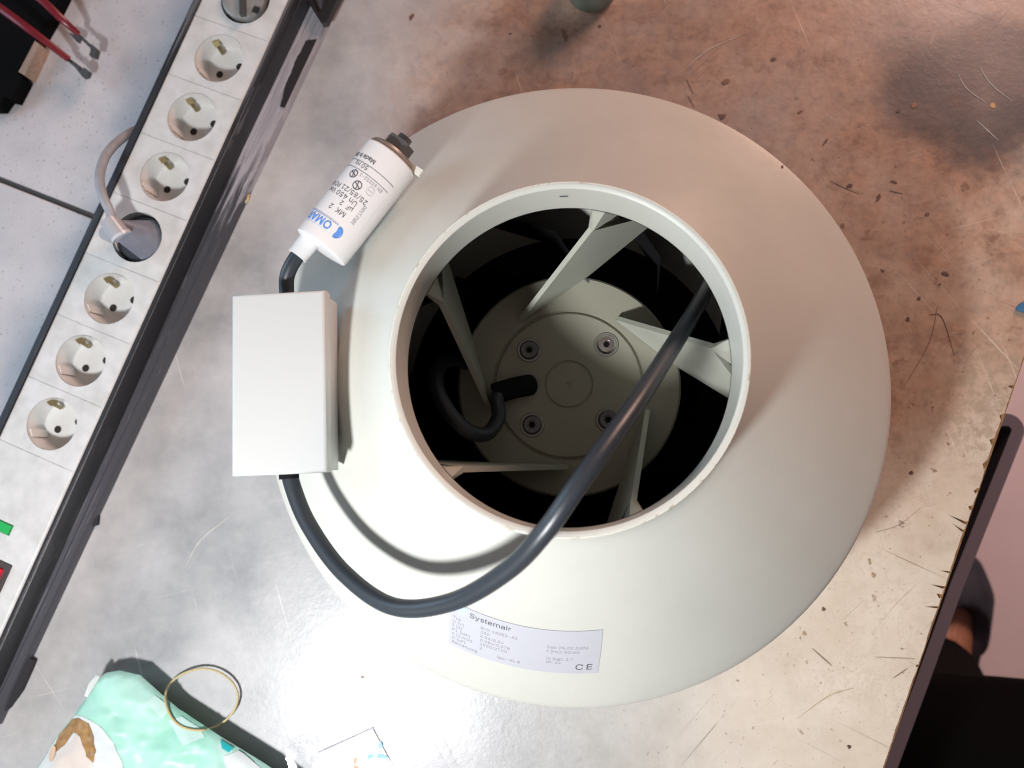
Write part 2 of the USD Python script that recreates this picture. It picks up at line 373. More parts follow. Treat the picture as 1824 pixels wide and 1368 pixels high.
part(bench, 'front_rail', extr(Polygon([E2 - ED * .5 - EN * .012, E2 + ED * .6 - EN * .012, E2 + ED * .6 - EN * .05, E2 - ED * .5 - EN * .05]), -.14, -.0385), frame_m, smooth=False)
for s, q in ((-.45, .06), (.55, .06), (-.45, .92), (.55, .92)):
    c = E2 + ED * s - EN * q
    part(bench, 'leg', extr(Polygon([c + ED * a * .025 + EN * b * .025 for a, b in ((-1, -1), (1, -1), (1, 1), (-1, 1))]), -.75, -.0385), frame_m, smooth=False)
# single stains and scratches that can be told apart
stain_m = mat('dark_stain', (.17, .09, .065), .55, var=.65, vscale=260)
red_stain = mat('brown_stain', (.27, .14, .10), .5, var=.4, vscale=220)
ochre = mat('ochre_stain', (.40, .31, .20), .55, var=.3, vscale=500)
scr_l = mat('pale_scratch', (.62, .56, .48), .6); scr_d = mat('dark_scratch', (.19, .12, .085), .6)
def splat(x, y, rx, ry, rot=0, seed=0):
    t = np.linspace(0, 2 * PI, 44)[:-1]; c = at(x, y, 0)[:2]; k = .000275
    rr = 1 + 1.5 * (meshkit.fbm(np.stack([2.2 * np.cos(t) + seed, 2.2 * np.sin(t), 0 * t + seed], -1), 4) - .5)
    p = np.stack([rx * rr * np.cos(t), ry * rr * np.sin(t)], 1) * k; cc, ss = math.cos(rot), math.sin(rot)
    return extr(Polygon(p @ np.array([[cc, ss], [-ss, cc]]) + c).buffer(0), .0001, .0003)
for i, (x, y, rx, ry, ro, mt) in enumerate(((1287, 207, 12, 9, 0, stain_m), (1292, 146, 15, 8, .5, red_stain), (1600, 198, 7, 6, 0, stain_m), (1629, 188, 11, 7, 0, red_stain), (1565, 352, 6, 14, -.5, stain_m),
        (1513, 331, 10, 6, .4, stain_m), (1592, 324, 9, 4, -.3, stain_m), (1720, 333, 13, 12, 0, red_stain), (1652, 382, 6, 6, 0, stain_m), (1683, 488, 13, 6, -.5, stain_m), (1572, 482, 6, 5, 0, stain_m), (1617, 569, 5, 8, 0, stain_m),
        (1674, 506, 4, 4, 0, stain_m), (1637, 531, 6, 5, .6, stain_m), (1470, 253, 3, 12, -.6, stain_m), (1501, 402, 6, 8, .4, red_stain), (1467, 1085, 5, 5, 0, stain_m), (1513, 1330, 6, 5, 0, stain_m), (1623, 842, 6, 5, 0, stain_m),
        (1549, 1000, 4, 10, .2, ochre), (1556, 1024, 5, 9, .3, ochre), (1433, 1128, 5, 7, .6, ochre), (1377, 106, 8, 6, 0, stain_m), (1425, 199, 9, 3, .6, stain_m), (909, 60, 4, 3, 0, stain_m), (1068, 47, 6, 5, 0, stain_m),
        (1005, 62, 9, 22, .3, red_stain), (733, 30, 6, 14, -.25, stain_m), (646, 1206, 5, 5, 0, red_stain), (1768, 188, 8, 9, .2, mat('orange_stain', (.48, .27, .12), .6)))):
    part(bench, 'stain', splat(x, y, rx * .75, ry * .75, ro, i * 3.7), mt, smooth=False)
def scratch(pts, w, mt):
    p = spline([at(x, y, 0)[:2].tolist() + [0] for x, y in pts], 6)[:, :2]
    t = np.linspace(0, 1, len(p)); d = np.gradient(p, axis=0); nn = np.stack([-d[:, 1], d[:, 0]], 1); nn /= np.linalg.norm(nn, axis=1, keepdims=True)
    ww = (.5 * w * (.25 + .75 * np.sin(PI * t)) * (.7 + .6 * rng.random(len(p))))[:, None]
    part(bench, 'scratch', extr(Polygon(np.vstack([p + nn * ww, (p - nn * ww)[::-1]])).buffer(0), .00012, .0003), mt, smooth=False)
for pts, w, mt in ((((1704, 128), (1722, 158), (1757, 184)), .0003, scr_l), (((1744, 118), (1765, 150), (1802, 180)), .0003, scr_l), (((1668, 55), (1655, 82)), .0002, scr_l), (((1740, 215), (1778, 250)), .0003, scr_l),
        (((1655, 560), (1678, 566), (1700, 633)), .0004, scr_d), (((1670, 545), (1655, 610), (1610, 690)), .0004, scr_d), (((1478, 322), (1505, 335), (1530, 345)), .00025, scr_d), (((1585, 340), (1608, 345)), .0006, scr_d),
        (((1590, 1208), (1617, 1190)), .0005, scr_d), (((1447, 1155), (1482, 1186)), .0006, scr_d), (((1420, 1280), (1475, 1240), (1520, 1225)), .0004, mat('ochre_scratch', (.40, .32, .18), .6)), (((1560, 1170), (1630, 1173)), .0002, scr_d),
        (((1222, 140), (1235, 168)), .0003, scr_d), (((1225, 170), (1237, 192)), .0003, scr_d), (((1330, 60), (1260, 90), (1215, 130)), .0005, scr_l), (((1640, 905), (1600, 935), (1560, 948)), .0002, scr_d), 
        (((430, 905), (360, 960), (330, 1010)), .0004, scr_l)):
    scratch(pts, w, mt)

# drawer pulled out a little under the front edge
dr_m = mat('drawer_grey', (.17, .15, .19), .45); dr_in = mat('drawer_dark', (.02, .018, .02), .6)
dz = -.085
dp = Polygon(ppx([(1840, 735), (1716, 1046), (1652, 1225), (1572, 1440), (1300, 1440), (1560, 900), (1640, 742)], dz)).buffer(-.012, join_style=2).buffer(.012)
di = dp.buffer(-.009)
drawer = thing('pull_out_drawer', 'dark grey plastic drawer with a rounded corner pulled out under the chipped bench edge', 'drawer', (*dp.centroid.coords[0], dz - .06))
part(drawer, 'drawer_wall', extr(dp.difference(di), dz - .06, dz), dr_m)
part(drawer, 'drawer_floor', extr(di.buffer(-.0002), dz - .058, dz - .03), dr_in)

# ------------------------------------------------------------------ rail along the back of the bench, power strip, sill
rail_m = streaked('worn_black_rail', (.062, .063, .075), (.40, .39, .43), RU, at(545, 40, 0), .20)
wall_m = mat('rail_wall_black', (.026, .028, .035), .4, var=.3, vscale=60)
rail = thing('bench_rail', 'black grooved rail worn to silver at its top end between power strip and bench', 'rail', rl(.1, .008, 0))
def rsec(prof, s0, s1, jag=0):
    pr = Polygon(prof); n = 80; P = np.array(pr.exterior.coords[:-1]); v = []
    ss = np.linspace(s0, s1, n)
    for s in ss: v += [rl(s, a, z) for a, z in P]
    k = len(P); f = []
    for i in range(n - 1):
        for j in range(k): f.append((i * k + j, i * k + (j + 1) % k, (i + 1) * k + (j + 1) % k, (i + 1) * k + j))
    tm = trimesh.creation.triangulate_polygon(pr, engine='earcut')[1]
    F = tri((np.array(v), np.array(f)))[1]
    tm = tm % k; return np.array(v), np.vstack([F, tm, tm + (n - 1) * k])
part(rail, 'rail_body', rsec([(.0000, .0005), (.0003, .0065), (.0012, .0080), (.0050, .0080), (.0054, .0072), (.0060, .0072), (.0064, .0080), (.0108, .0080), (.0112, .0068), (.0122, .0068), (.0126, .0080), (.0152, .0080), (.0152, .0005)], -.148, .46), rail_m)
part(rail, 'rail_wall', rsec([(.0154, .0005), (.0154, .021), (.0160, .0212), (.0160, .0235), (.0154, .0237), (.0154, .0282), (.0162, .0288), (.0166, .0005)], -.148, .46), wall_m)
worn = mat('rail_bare_black', (.012, .011, .014), .7)
ledge = Polygon([tuple(rl(a, b, 0)[:2]) for a, b in ((-.14, .0003), (.45, .0003), (.45, .015), (-.14, .015))])
def ragged(poly, amp=.0016):
    p = np.array(poly.segmentize(.0012).exterior.coords[:-1]); q = np.column_stack([p * 420, 0 * p[:, 0]])
    return Polygon(p + amp * np.column_stack([meshkit.fbm(q, 3, 1) - .5, meshkit.fbm(q, 3, 2) - .5])).buffer(0)
def rpatch(pts, z): return extr(ragged(Polygon(ppx(pts, z))).intersection(ledge), z - .0003, z + .0006)
part(rail, 'torn_edge', rpatch([(545, 74), (584, 66), (576, 100), (550, 150), (520, 199), (500, 190), (510, 150), (526, 112)], .0080), worn, smooth=False, label='torn black patch on the worn rail')
part(rail, 'torn_edge', extr(Polygon(ppx([(178, 915), (176, 935), (160, 940), (158, 925)], .001)), .0004, .0030), worn, smooth=False)
part(rail, 'torn_end', (extr(Polygon(ppx([(66, 1175), (60, 1190), (42, 1230), (20, 1260), (0, 1276), (-40, 1240), (20, 1150)], .001)), .0004, .0040)), worn, smooth=False)
clip = thing('rail_clip', 'black open clip at the top end of the bench rail', 'clip', at(570, -10, .008))
cp = Polygon(ppx([(546, -60), (548, 2), (574, 44), (583, 42), (606, -6), (640, -60)], .012))
ci = Polygon(ppx([(557, -60), (558, -2), (568, 24), (574, 20), (590, -60)], .012))
part(clip, 'clip_frame', extr(cp.difference(ci), .0082, .014), mat('clip_black', (.015, .015, .017), .4), smooth=False)
part(clip, 'clip_core', extr(ci.buffer(-.0008), .0082, .0105), mat('clip_grey', (.10, .10, .11), .3, var=.6, vscale=250), smooth=False)

TOP = .030
strip = thing('power_strip', 'white eight socket power strip in a black profile along the back of the bench', 'power strip', sl(.1, 0, 0))
SP = [i * .0448 for i in range(8)]
def frm(m):  # strip coordinates (s, v, z) to world
    v, f = tri(m); return SO + v[:, :1] * SU + v[:, 1:2] * SV + v[:, 2:3] * np.array([0, 0, 1.0]), f
hs = m3.Manifold.hull_points(np.array([(s, v, z) for s in (-.20, .40) for v, z in ((-.0278, .002), (-.0278, TOP - .0012), (-.0270, TOP - .0003), (-.0262, TOP), (.0290, TOP), (.0298, TOP - .0006), (.0298, .002))]))
for s in SP: hs -= m3.Manifold.cylinder(.03, .0169, .0175, 72).translate((s, 0, .0125))
for i in range(9): hs -= m3.Manifold.cube((.0005, .060, .0008), True).translate((-.0224 + i * .0448, 0, TOP))
hs -= m3.Manifold.cube((.026, .0305, .012), True).translate((-.1045, -.0010, TOP)); hs -= m3.Manifold.cube((.0072, .0158, .008), True).translate((-.0722, .0024, TOP))
part(strip, 'cover', frm(hs), strip_white, smooth=30)
prof_m = streaked('profile_black', (.022, .023, .028), (.12, .12, .13), RU, at(545, 60, 0), .12)
def sbar(v0, v1, z0, z1): return frm(hull(*[(s, v, z) for s in (-.20, .40) for v in (v0, v1) for z in (z0, z1)]))
part(strip, 'profile', join(sbar(.0300, .0345, .001, TOP + .001), sbar(-.0300, -.0281, .009, TOP - .0010)), prof_m, smooth=False)
part(strip, 'profile_lip', sbar(-.0305, -.0301, TOP - .0030, TOP - .0022), steel, smooth=False)
hole_m = mat('socket_hole', (.015, .013, .012), .8)
RA = math.radians(42)
for i, s in enumerate(SP):
    sk = part(strip, 'socket', frm(lathe([(.0002, .0132), (.0145, .0132), (.0160, .0138), (.0167, .0155), (.01705, .0296)], 64, (s, 0))), socket_m)
    def rotp(x, y): return s + x * math.cos(RA) - y * math.sin(RA), x * math.sin(RA) + y * math.cos(RA)
    # guide ribs on the pin axis, earth clips across it
    for sg in (-1, 1):
        part(sk, 'guide_rib', frm(hull(*[(*rotp(x, sg * y), z) for x in (-.0028, .0028) for y, z in ((.0150, .0134), (.0166, .0134), (.0168, .0275), (.0160, .0275))])), socket_m, smooth=False)
        if i not in (3, 7):
            part(sk, 'pin_hole', frm(lathe([(.0001, .01345), (.0025, .01345), (.0025, .0133)], 20, rotp(0, sg * .0076))), hole_m)
            c = [(*rotp(sg * x, y), z) for y in (-.0022, .0022) for x, z in ((.0168, .0255), (.0160, .0255), (.0138, .0225), (.0148, .0210), (.0165, .020))]
            c2 = [(*rotp(sg * x, y), z) for y in (-.0014, .0014) for x, z in ((.0146, .0215), (.0139, .0215), (.0118, .0150), (.0126, .0150))]
            part(sk, 'earth_clip', join(frm(hull(*c)), frm(hull(*c2))), brass, smooth=False)
sw = part(strip, 'switch_frame', frm(m3.Manifold.cube((.0255, .030, .008), True).translate((-.1045, -.0010, TOP - .0025))), mat('switch_brown', (.055, .045, .045), .4), smooth=False)
part(sw, 'switch_rocker', frm(hull(*[(-.1045 + a, -.001 + b, TOP + .0018 + (.0015 if a > 0 else 0)) for a in (-.009, .009) for b in (-.0120, .0105)], *[(-.1045 + a, -.001 + b, TOP) for a in (-.009, .009) for b in (-.0120, .0105)])), mat('switch_red', (.55, .012, .03), .3), smooth=False, label='red rocker of the switch')
part(strip, 'indicator_lamp', frm(hull(*[(-.0722 + a, .0024 + b, z) for a, b, z in [(x * .0035, y * .0077, TOP - .003) for x in (-1, 1) for y in (-1, 1)] + [(x * .0029, y * .0070, TOP + .0012) for x in (-1, 1) for y in (-1, 1)]])), mat('green_lens', (.02, .36, .09), .25), smooth=False, label='green indicator lens')

# plug with grey cable in the fourth socket, round plug in the last one
plug_m = mat('plug_grey', (.19, .205, .25), .18, var=.25, vscale=70); plug_l = mat('plug_light', (.36, .37, .40), .3)
plug = thing('angled_plug', 'grey angled plug with looping grey cable in the middle of the power strip', 'plug', sl(SP[3], 0, .014))
s3 = SP[3]
part(plug, 'plug_face', frm(lathe([(.0002, .0262), (.0150, .0258), (.0158, .0250), (.0158, .0140)], 48, (s3, 0))), mat('plug_dark', (.035, .038, .046), .3))
K = at(203, 404, .046)
rim_ = [sl(s3 + .0150 * math.cos(a), .0150 * math.sin(a), .0263) for a in np.linspace(-2.6, -.2, 9)]
part(plug, 'plug_body', hull(*rim_, sl(s3 + .004, .006, .0263), *[K + np.array([a, b, c]) for a in (-.003, .004) for b in (-.005, .004) for c in (-.010, .001)]), plug_m, smooth=20)
KD = (at(225, 425, .042) - at(190, 380, .048)); KD /= np.linalg.norm(KD)
part(plug, 'cable_boot', cyl(K - KD * .006, K + KD * .007, .0058, .0064), plug_l)
part(plug, 'boot_knob', join(cyl(K + np.array([-.004, -.004, -.006]), K + np.array([-.004, -.004, .0015]), .0052)), plug_l)
part(plug, 'boot_ring', cyl(K + KD * .0062, K + KD * .0082, .0068, .0068), mat('plug_ring', (.50, .51, .55), .3))
gc = spline([K - KD * .002, at(196, 378, .050), at(182, 345, .051), at(178, 310, .047), at(192, 272, .037), at(222, 243, .022), at(252, 228, .006), at(290, 218, -.012)], 10)
part(plug, 'grey_cable', tube(gc, .0030), mat('grey_cable', (.31, .325, .35), .45, var=.2, vscale=90))

s7 = SP[7]
rp = thing('round_plug', 'grey round plug with a dark bar in the last socket at the top edge', 'plug', sl(s7, 0, .014))
part(rp, 'plug_disc', frm(lathe([(.0002, .0335), (.0135, .0335), (.0150, .0325), (.0153, .0300), (.0135, .0145)], 56, (s7, .0004))), mat('round_plug_grey', (.27, .27, .26), .3, var=.35, vscale=90))
part(rp, 'grip_bar', frm(hull(*[(s7 + x * math.cos(.45) - y * math.sin(.45), x * math.sin(.45) + y * math.cos(.45), z) for x in (-.0145, .0145) for y in (-.0019, .0019) for z in (.0330, .0362)])), mat('bar_dark', (.055, .052, .05), .4), smooth=False)
part(rp, 'side_notch', frm(hull(*[(s7 - .006 + x, -.0125 + y, z) for x in (-.002, .002) for y in (-.002, .002) for z in (.0330, .0345)])), mat('bar_black', (.015, .015, .015), .5), smooth=False)

# sill of speckled panels behind the strip
sill = thing('window_sill', 'white speckled sill of wide panels behind the power strip', 'sill', sl(.1, .2, 0), kind='structure')
SZ = -.024
j0 = (at(85, 353, SZ) - SO) @ SU
joint = .0042
for k, (a, b) in enumerate(((j0 + joint / 2, j0 + .50), (j0 - .50, j0 - joint / 2))):
    pz = [sl(a, .0352, 0)[:2], sl(b, .0352, 0)[:2], sl(b, .42, 0)[:2], sl(a, .42, 0)[:2]]
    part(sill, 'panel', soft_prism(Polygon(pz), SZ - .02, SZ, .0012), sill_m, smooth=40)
part(sill, 'joint', frm(hull(*[(j0 + x * .02, v, z) for x in (-.1, .1) for v in (.0352, .42) for z in (SZ - .02, SZ - .003)])), mat('joint_dark', (.05, .045, .045), .8), smooth=False)

# black tool rack with hooked tweezers
rack_m = mat('rack_black', (.0025, .0025, .003), .9, spec=.08, bump=.2, bscale=200)
rz = -.012
rack = thing('tool_rack', 'black stepped tool rack lying on the sill in the corner', 'tool rack', at(0, 60, SZ))
part(rack, 'rack_body', extr(Polygon(ppx([(106, -8), (87, 29), (60, 75), (31, 131), (40, 137), (20, 175), (7, 172), (-6, 190), (-200, 190), (-200, -200), (200, -200)], rz)), SZ + .0002, rz), rack_m, smooth=False)
part(rack, 'cork_pad', extr(Polygon(ppx([(62, 73), (70, 78), (60, 100), (44, 134), (33, 128)], -.012)), SZ + .0002, -.012), mat('cork', (.36, .25, .19), .85, var=.3, vscale=400), smooth=False)
tw = thing('hooked_tweezers', 'dark red coated tweezers with two hooked grey tips over the sill', 'tweezers', at(60, 60, SZ))
red_m = mat('red_coating', (.17, .012, .022), .30, var=.25, vscale=130)
tip_m = mat('tip_grey', (.085, .085, .09), .4, metal=.5)
tz = .034
def arm(pts, wid, sh, hook, zt):
    p = spline([at(x, y, z) for x, y, z in pts], 6); w = np.interp(np.linspace(0, 1, len(p)), [0, .6, 1], wid)
    part(tw, 'coated_arm', tube(p, w, 14, flat=.6), red_m)
    part(tw, 'tip', join(bar(at(*sh[0], zt), at(*sh[1], zt), .0022, .002), extr(Polygon(ppx(hook, zt)).buffer(.0002), zt - .002, zt + .0022)), tip_m, smooth=False)
arm([(-60, -25, .012), (0, 14, .008), (60, 58, .003), (123, 106, -.010)], (.0031, .0030, .0024), ((116, 101), (147, 129)), [(141, 119), (139, 125), (150, 139), (158, 137), (161, 129), (153, 123), (146, 129)], -.012)
part(tw, 'tip_plate', extr(Polygon(ppx([(124, 104), (143, 118), (142, 126), (120, 108)], -.0125)), -.0150, -.0130), tip_m, smooth=False)
arm([(20, -40, .014), (72, -2, .010), (110, 34, .003), (140, 61, -.007)], (.0031, .0029, .0022), ((136, 58), (167, 88)), [(162, 80), (168, 83), (176, 90), (172, 104), (162, 101), (165, 92)], -.010)
part(tw, 'tip_plate', extr(Polygon(ppx([(121, 57), (144, 66), (141, 75), (136, 74)], -.013)), -.015, -.013), tip_m, smooth=False)

# ------------------------------------------------------------------ the fan
fan = thing('duct_fan', 'round grey-green metal duct fan standing on its end on the bench', 'duct fan', (0, 0, 0))
RT, ZT = .0745, .1937
outer = [(.0727, ZT - .0003), (.0735, ZT), (RT - .0004, ZT - .0002), (RT, ZT - .0012), (RT, .1785)] + [(.0755, .1745), (.0772, .1712), (.0800, .1682)]
zc = lambda r: .1682 - .800 * (r - .080)
bow = lambda r: .0022 * math.sin(PI * np.clip((r - .08) / .082, 0, 1))
outer += [(r, zc(r) + bow(r)) for r in np.linspace(.084, .1605, 14)]
outer += [(.1638, .1008), (.1659, .0987), (.1667, .0965), (.1667, .0935), (.1655, .0915)]
up = outer + [(.1640, .0925), (.1630, .0970)] + [(r, zc(r) + bow(r) - .0022) for r in np.linspace(.160, .084, 8)] + [(.0755, .1690), (.0716, .1690), (.0716, ZT - .0010)]
part(fan, 'casing', lathe(up, 180, closed=True), paint, smooth=40)
lower = [(.1640, .0922), (.1653, .0912)] + [(r, .191 - zc(r) - bow(r) + .0008) for r in np.linspace(.160, .084, 8)] + [(RT, .019), (RT, .0005), (RT - .002, .0005), (RT - .002, .020)] + [(r, .193 - zc(r) + .0008) for r in np.linspace(.084, .160, 6)]
part(fan, 'lower_casing', lathe(lower, 144, closed=True), paint, smooth=40)
n_ = 150; t_ = np.arange(n_) * 2 * PI / n_
part(fan, 'rim_edge', lathe([(.0737, ZT + .0001), (RT - .0002, ZT + .00005), (RT + .0003, ZT - .0010), (RT + .0003, ZT - .0026), (RT + .00005, ZT - .0028)], 150), paint_scuffed, smooth=40, label='scuffed upper lip of the spigot')
part(fan, 'added_dark_lining', lathe([(.0714, .1689), (.0752, .1686), (.085, .160), (.150, .108), (.158, .097), (.150, .080), (.10, .040), (.005, .030)], 120), black_in)  # black lining added so the inside of the casing stays dark
for k in range(9):
    a = k * 2 * PI / 9; p = [np.array([r * math.cos(a + b), r * math.sin(a + b), 0]) for r, b in ((.064, 0), (.090, .25), (.118, .65))]
    v = np.array([q + np.array([0, 0, z]) for q in p for z in (.052, .080)])
    part(fan, 'impeller_blade', (v, np.array([(0, 2, 3, 1), (2, 4, 5, 3)])), black_in, smooth=False)
ZH = .0913
HC = .0405
vane_m = mat('vane_paint', (.40, .41, .35), .5, var=.06, vscale=40)
hubm = mat('hub_paint', (.30, .295, .23), .5, var=.05, vscale=40)
part(fan, 'motor_plate', lathe([(HC - .0007, ZH - .0012), (HC + .0002, ZH - .0012), (HC + .0006, ZH), (.0593, ZH), (.0604, ZH - .0010), (.0604, .070), (.050, .040)], 120), hubm, smooth=30)
part(fan, 'motor_cover', lathe([(.0125, ZH - .0004), (.0130, ZH - .0004), (.0134, ZH + .0004), (HC - .0016, ZH + .0004), (HC - .0007, ZH - .0004), (HC - .0007, ZH - .002)], 120), hubm, smooth=30)
part(fan, 'shaft_cap', lathe([(.0001, ZH - .0002), (.0012, ZH - .0002), (.0016, ZH + .0004), (.0119, ZH + .0004), (.0125, ZH - .0004)], 64), hubm, smooth=30)
for x, y, m_ in ((943, 624, 0), (1080, 614, 1), (948, 757, 0), (1083, 748, 0)):
    c = at(x, y, ZH)[:2]
    sc = part(fan, 'screw', lathe([(.0001, ZH + .0014), (.0022, ZH + .0014), (.0024, ZH + .0022), (.0043, ZH + .0024), (.0053, ZH + .0012), (.0053, ZH + .0005)], 32, c), chrome if m_ else dark_steel)
    part(sc, 'washer', lathe([(.0054, ZH + .0005), (.0054, ZH + .0010), (.0063, ZH + .0011), (.0068, ZH + .0005)], 40, c), mat('washer_steel', (.33, .31, .29), .35, metal=.5))
    part(sc, 'hex_recess', lathe([(.0001, ZH + .0016), (.0018, ZH + .0016)], 6, c), black_in, smooth=False)
part(fan, 'ink_mark', bar(at(1041, 496, ZH + .0004), at(1049, 503, ZH + .0004), .0011, .0003), ink, smooth=False)
# five guide vanes: slanted plates from the motor plate out to the spigot
q0 = [at(927, 568, .0945), at(1052, 408, .1560), at(1066, 378, .1675), at(1215, 350, .120), at(1038, 495, .0905)]
for k in range(5):
    a = -k * 2 * PI / 5; Rz = np.array([[math.cos(a), -math.sin(a), 0], [math.sin(a), math.cos(a), 0], [0, 0, 1]])
    A, Bm, Bt, C, D = (Rz @ p for p in q0)
    nrm = np.cross(Bt - A, D - A); nrm /= np.linalg.norm(nrm); th = .0013
    top = [A, A + (Bm - A) * .5, Bm]; low = [D, D + (C - D) * .5, D + (C - D) * .85]
    rows = []
    for T, L in zip(top, low): rows.append([T + (L - T) * s for s in np.linspace(0, 1, 5)])
    G = np.array(rows); v = np.vstack([(G + nrm * th).reshape(-1, 3), (G - nrm * th).reshape(-1, 3)]); f = []
    for i in range(2):
        for j in range(4):
            a0 = i * 5 + j; f += [(a0, a0 + 1, a0 + 6, a0 + 5), (a0 + 20 - 5, a0 + 20, a0 + 21 - 1, a0 + 16 - 1)] if False else [(a0, a0 + 1, a0 + 6, a0 + 5), (a0 + 15 + 5, a0 + 15, a0 + 16, a0 + 21)]
    ring = [0, 1, 2, 3, 4, 9, 14, 13, 12, 11, 10, 5]
    for i in range(12): f.append((ring[i], ring[(i + 1) % 12], ring[(i + 1) % 12] + 15, ring[i] + 15))
    vane = part(fan, 'guide_vane', (v, np.array(f)), vane_m, smooth=25)
    w = Bt - Bm; out = np.array([Bt[0], Bt[1], 0]) / np.hypot(Bt[0], Bt[1]); side = np.cross(out, [0, 0, 1.0])
    foot = hull(*[Bm + nrm * e * .0016 for e in (-1, 1)], *[Bt + side * e * .0027 for e in (-1, 1)], *[Bt + out * .0022 + side * e * .0036 + np.array([0, 0, .0004]) for e in (-1, 1)], *[Rz @ at(1072, 382, .150) + nrm * e * .0018 for e in (-1, 1)], *[Bm + (D - A) * .35 + nrm * e * .0015 for e in (-1, 1)])
    part(vane, 'vane_foot', foot, vane_m, smooth=False)

# black cable: loop inside the spigot, over the lip, round to the terminal box
loop = spline([at(938, 686, .0925), at(912, 692, .0965), at(886, 706, .101), at(888, 742, .105), at(868, 772, .113), at(834, 768, .122), at(800, 734, .125), at(778, 690, .123), at(783, 652, .114), at(812, 640, .100), at(850, 660, .080), at(872, 690, .066)], 10)
part(fan, 'cable', tube(loop, .0039), cable_m, label='black cable looping out of the motor plate')
part(fan, 'cable_grommet', tube(spline([at(944, 686, .0915), at(930, 688, .0955), at(905, 694, .0975), at(880, 702, .0990)], 6), .0058, 18), black_in)
main = spline([at(1292, 465, .070), at(1268, 500, .105), at(1236, 556, .142), at(1195, 622, .176), at(1140, 708, .203), at(1082, 790, .218), at(1026, 868, .224), at(972, 945, .2195), at(905, 1015, .204), at(805, 1072, .183), at(700, 1080, .168), at(612, 1020, .158), at(550, 935, .153), at(520, 862, .152), at(514, 820, .152)], 14)
part(fan, 'cable', tube(main, .0039, 20), cable_m, label='thick black cable arching over the spigot lip')

# terminal box on a foot
bz1, bz0, bl = .1680, .1450, .1605
bp = Polygon(ppx([(412, 526), (578, 516), (580, 841), (412, 849)], bz1))
tbox = part(fan, 'terminal_box', soft_prism(bp.buffer(-.0012, join_style=2), bz0, bl, .0006), box_m, smooth=30)
part(tbox, 'box_lid', soft_prism(bp, bl - .0006, bz1, .0016), box_m, smooth=45)
part(fan, 'box_foot', hull(*[(*q, z) for q, z in [(p, bz0 + .0006) for p in ppx([(470, 600), (596, 600), (596, 790), (470, 790)], bz0)] + [(p, .118) for p in ppx([(560, 630), (612, 630), (612, 770), (560, 770)], .118)]]), box_m, smooth=False)
part(tbox, 'cable_gland', cyl(at(514, 828, .152), at(515, 853, .152), .0046), black_in)

# name plate on the cone
def on_cone(x, y):
    z = .12
    for _ in range(60):
        p = at(x, y, z); r = np.hypot(p[0], p[1]); z = .5 * z + .5 * (zc(r) + bow(r))
    return math.atan2(p[1], p[0]), r
cs = [on_cone(*q) for q in ((799, 1080), (1072, 1107), (1064, 1191), (798, 1152))]
rt_, rb_ = (cs[0][1] + cs[1][1]) / 2, (cs[2][1] + cs[3][1]) / 2
def plate(u, w, off):
    """u to the right, w up, both 0..1, on the cone."""
    th = (1 - w) * (cs[3][0] + u * (cs[2][0] - cs[3][0])) + w * (cs[0][0] + u * (cs[1][0] - cs[0][0])); r = rb_ + w * (rt_ - rb_)
    nv = np.array([math.cos(th) * .62, math.sin(th) * .62, .78])
    return np.array([r * math.cos(th), r * math.sin(th), zc(r) + bow(r)]) + nv * off
PWID = (cs[2][0] - cs[3][0]) * (rt_ + rb_) / 2; PHEI = (rb_ - rt_) * 1.28
gn = 24
gv = np.array([plate(i / gn, j / 8, o) for o in (.0001, .00025) for i in range(gn + 1) for j in range(9)])
gf = []
N1 = (gn + 1) * 9
for i in range(gn):
    for j in range(8):
        a = i * 9 + j; gf += [(a + N1, a + 9 + N1, a + 10 + N1, a + 1 + N1), (a, a + 1, a + 10, a + 9)]
npl = part(fan, 'name_plate', (gv, np.array(gf)), sticker, smooth=60)
def lettering(items, fn, width, height, off):
    out = []
    for txt, x, y, h, bold in items:
        m = meshkit.text_mesh(txt, h, .00006, bold); v = np.array(m.vertices)
        out.append((np.array([fn((x + q[0]) / width, (y + q[1]) / height, off + q[2]) for q in v]), np.array(m.faces)))
    return join(*out)
pw, ph = PWID, PHEI
h1 = ph * .056
rows = [ph * (.645 - .094 * i) for i in range(7)]
L = [(t, pw * .02, rows[i], h1, False) for i, t in enumerate(('Typ', 'U [V]', 'I [A]', 'P1 [kW]', 'n [1/min]', 'C [\u00b5F]', 'Bemerkung'))]
L += [(t, pw * .215, rows[i] + ph * .02, h1, False) for i, t in enumerate(('RVK 150E2-A1', '230', '0.36/0.34', '0.084/0.078', '2550/2700', '2'))]
L += [('Iso.-Kl. B', pw * .335, rows[6] + ph * .03, h1, False), ('Dat: 05.02.2006', pw * .655, ph * .585, h1 * 1.0, False), ('f [Hz]: 50/60', pw * .655, ph * .485, h1 * 1.0, False), ('m [kg]: 2.7', pw * .655, ph * .315, h1 * 1.0, False), ('IP: 44', pw * .655, ph * .225, h1 * 1.0, False)]
part(npl, 'lettering', lettering(L, plate, pw, ph, .0003), ink_soft, smooth=False)
part(npl, 'heading', lettering([('Systemair', pw * .135, ph * .825, ph * .10, False)], plate, pw, ph, .0003), ink, smooth=False)
for t, x in (('C', .845), ('E', .915)): part(npl, 'approval_mark', lettering([(t, pw * x, ph * .095, ph * .13, False)], plate, pw, ph, .0003), ink, smooth=False)
lg = [(.04, .84), (.085, .985), (.125, .95), (.10, .80), (.065, .78)]
part(npl, 'logo', (np.array([plate(u, w, .00035) for u, w in lg]), np.array([(0, 4, 1), (1, 4, 3), (1, 3, 2)])), blue_pale, smooth=False)

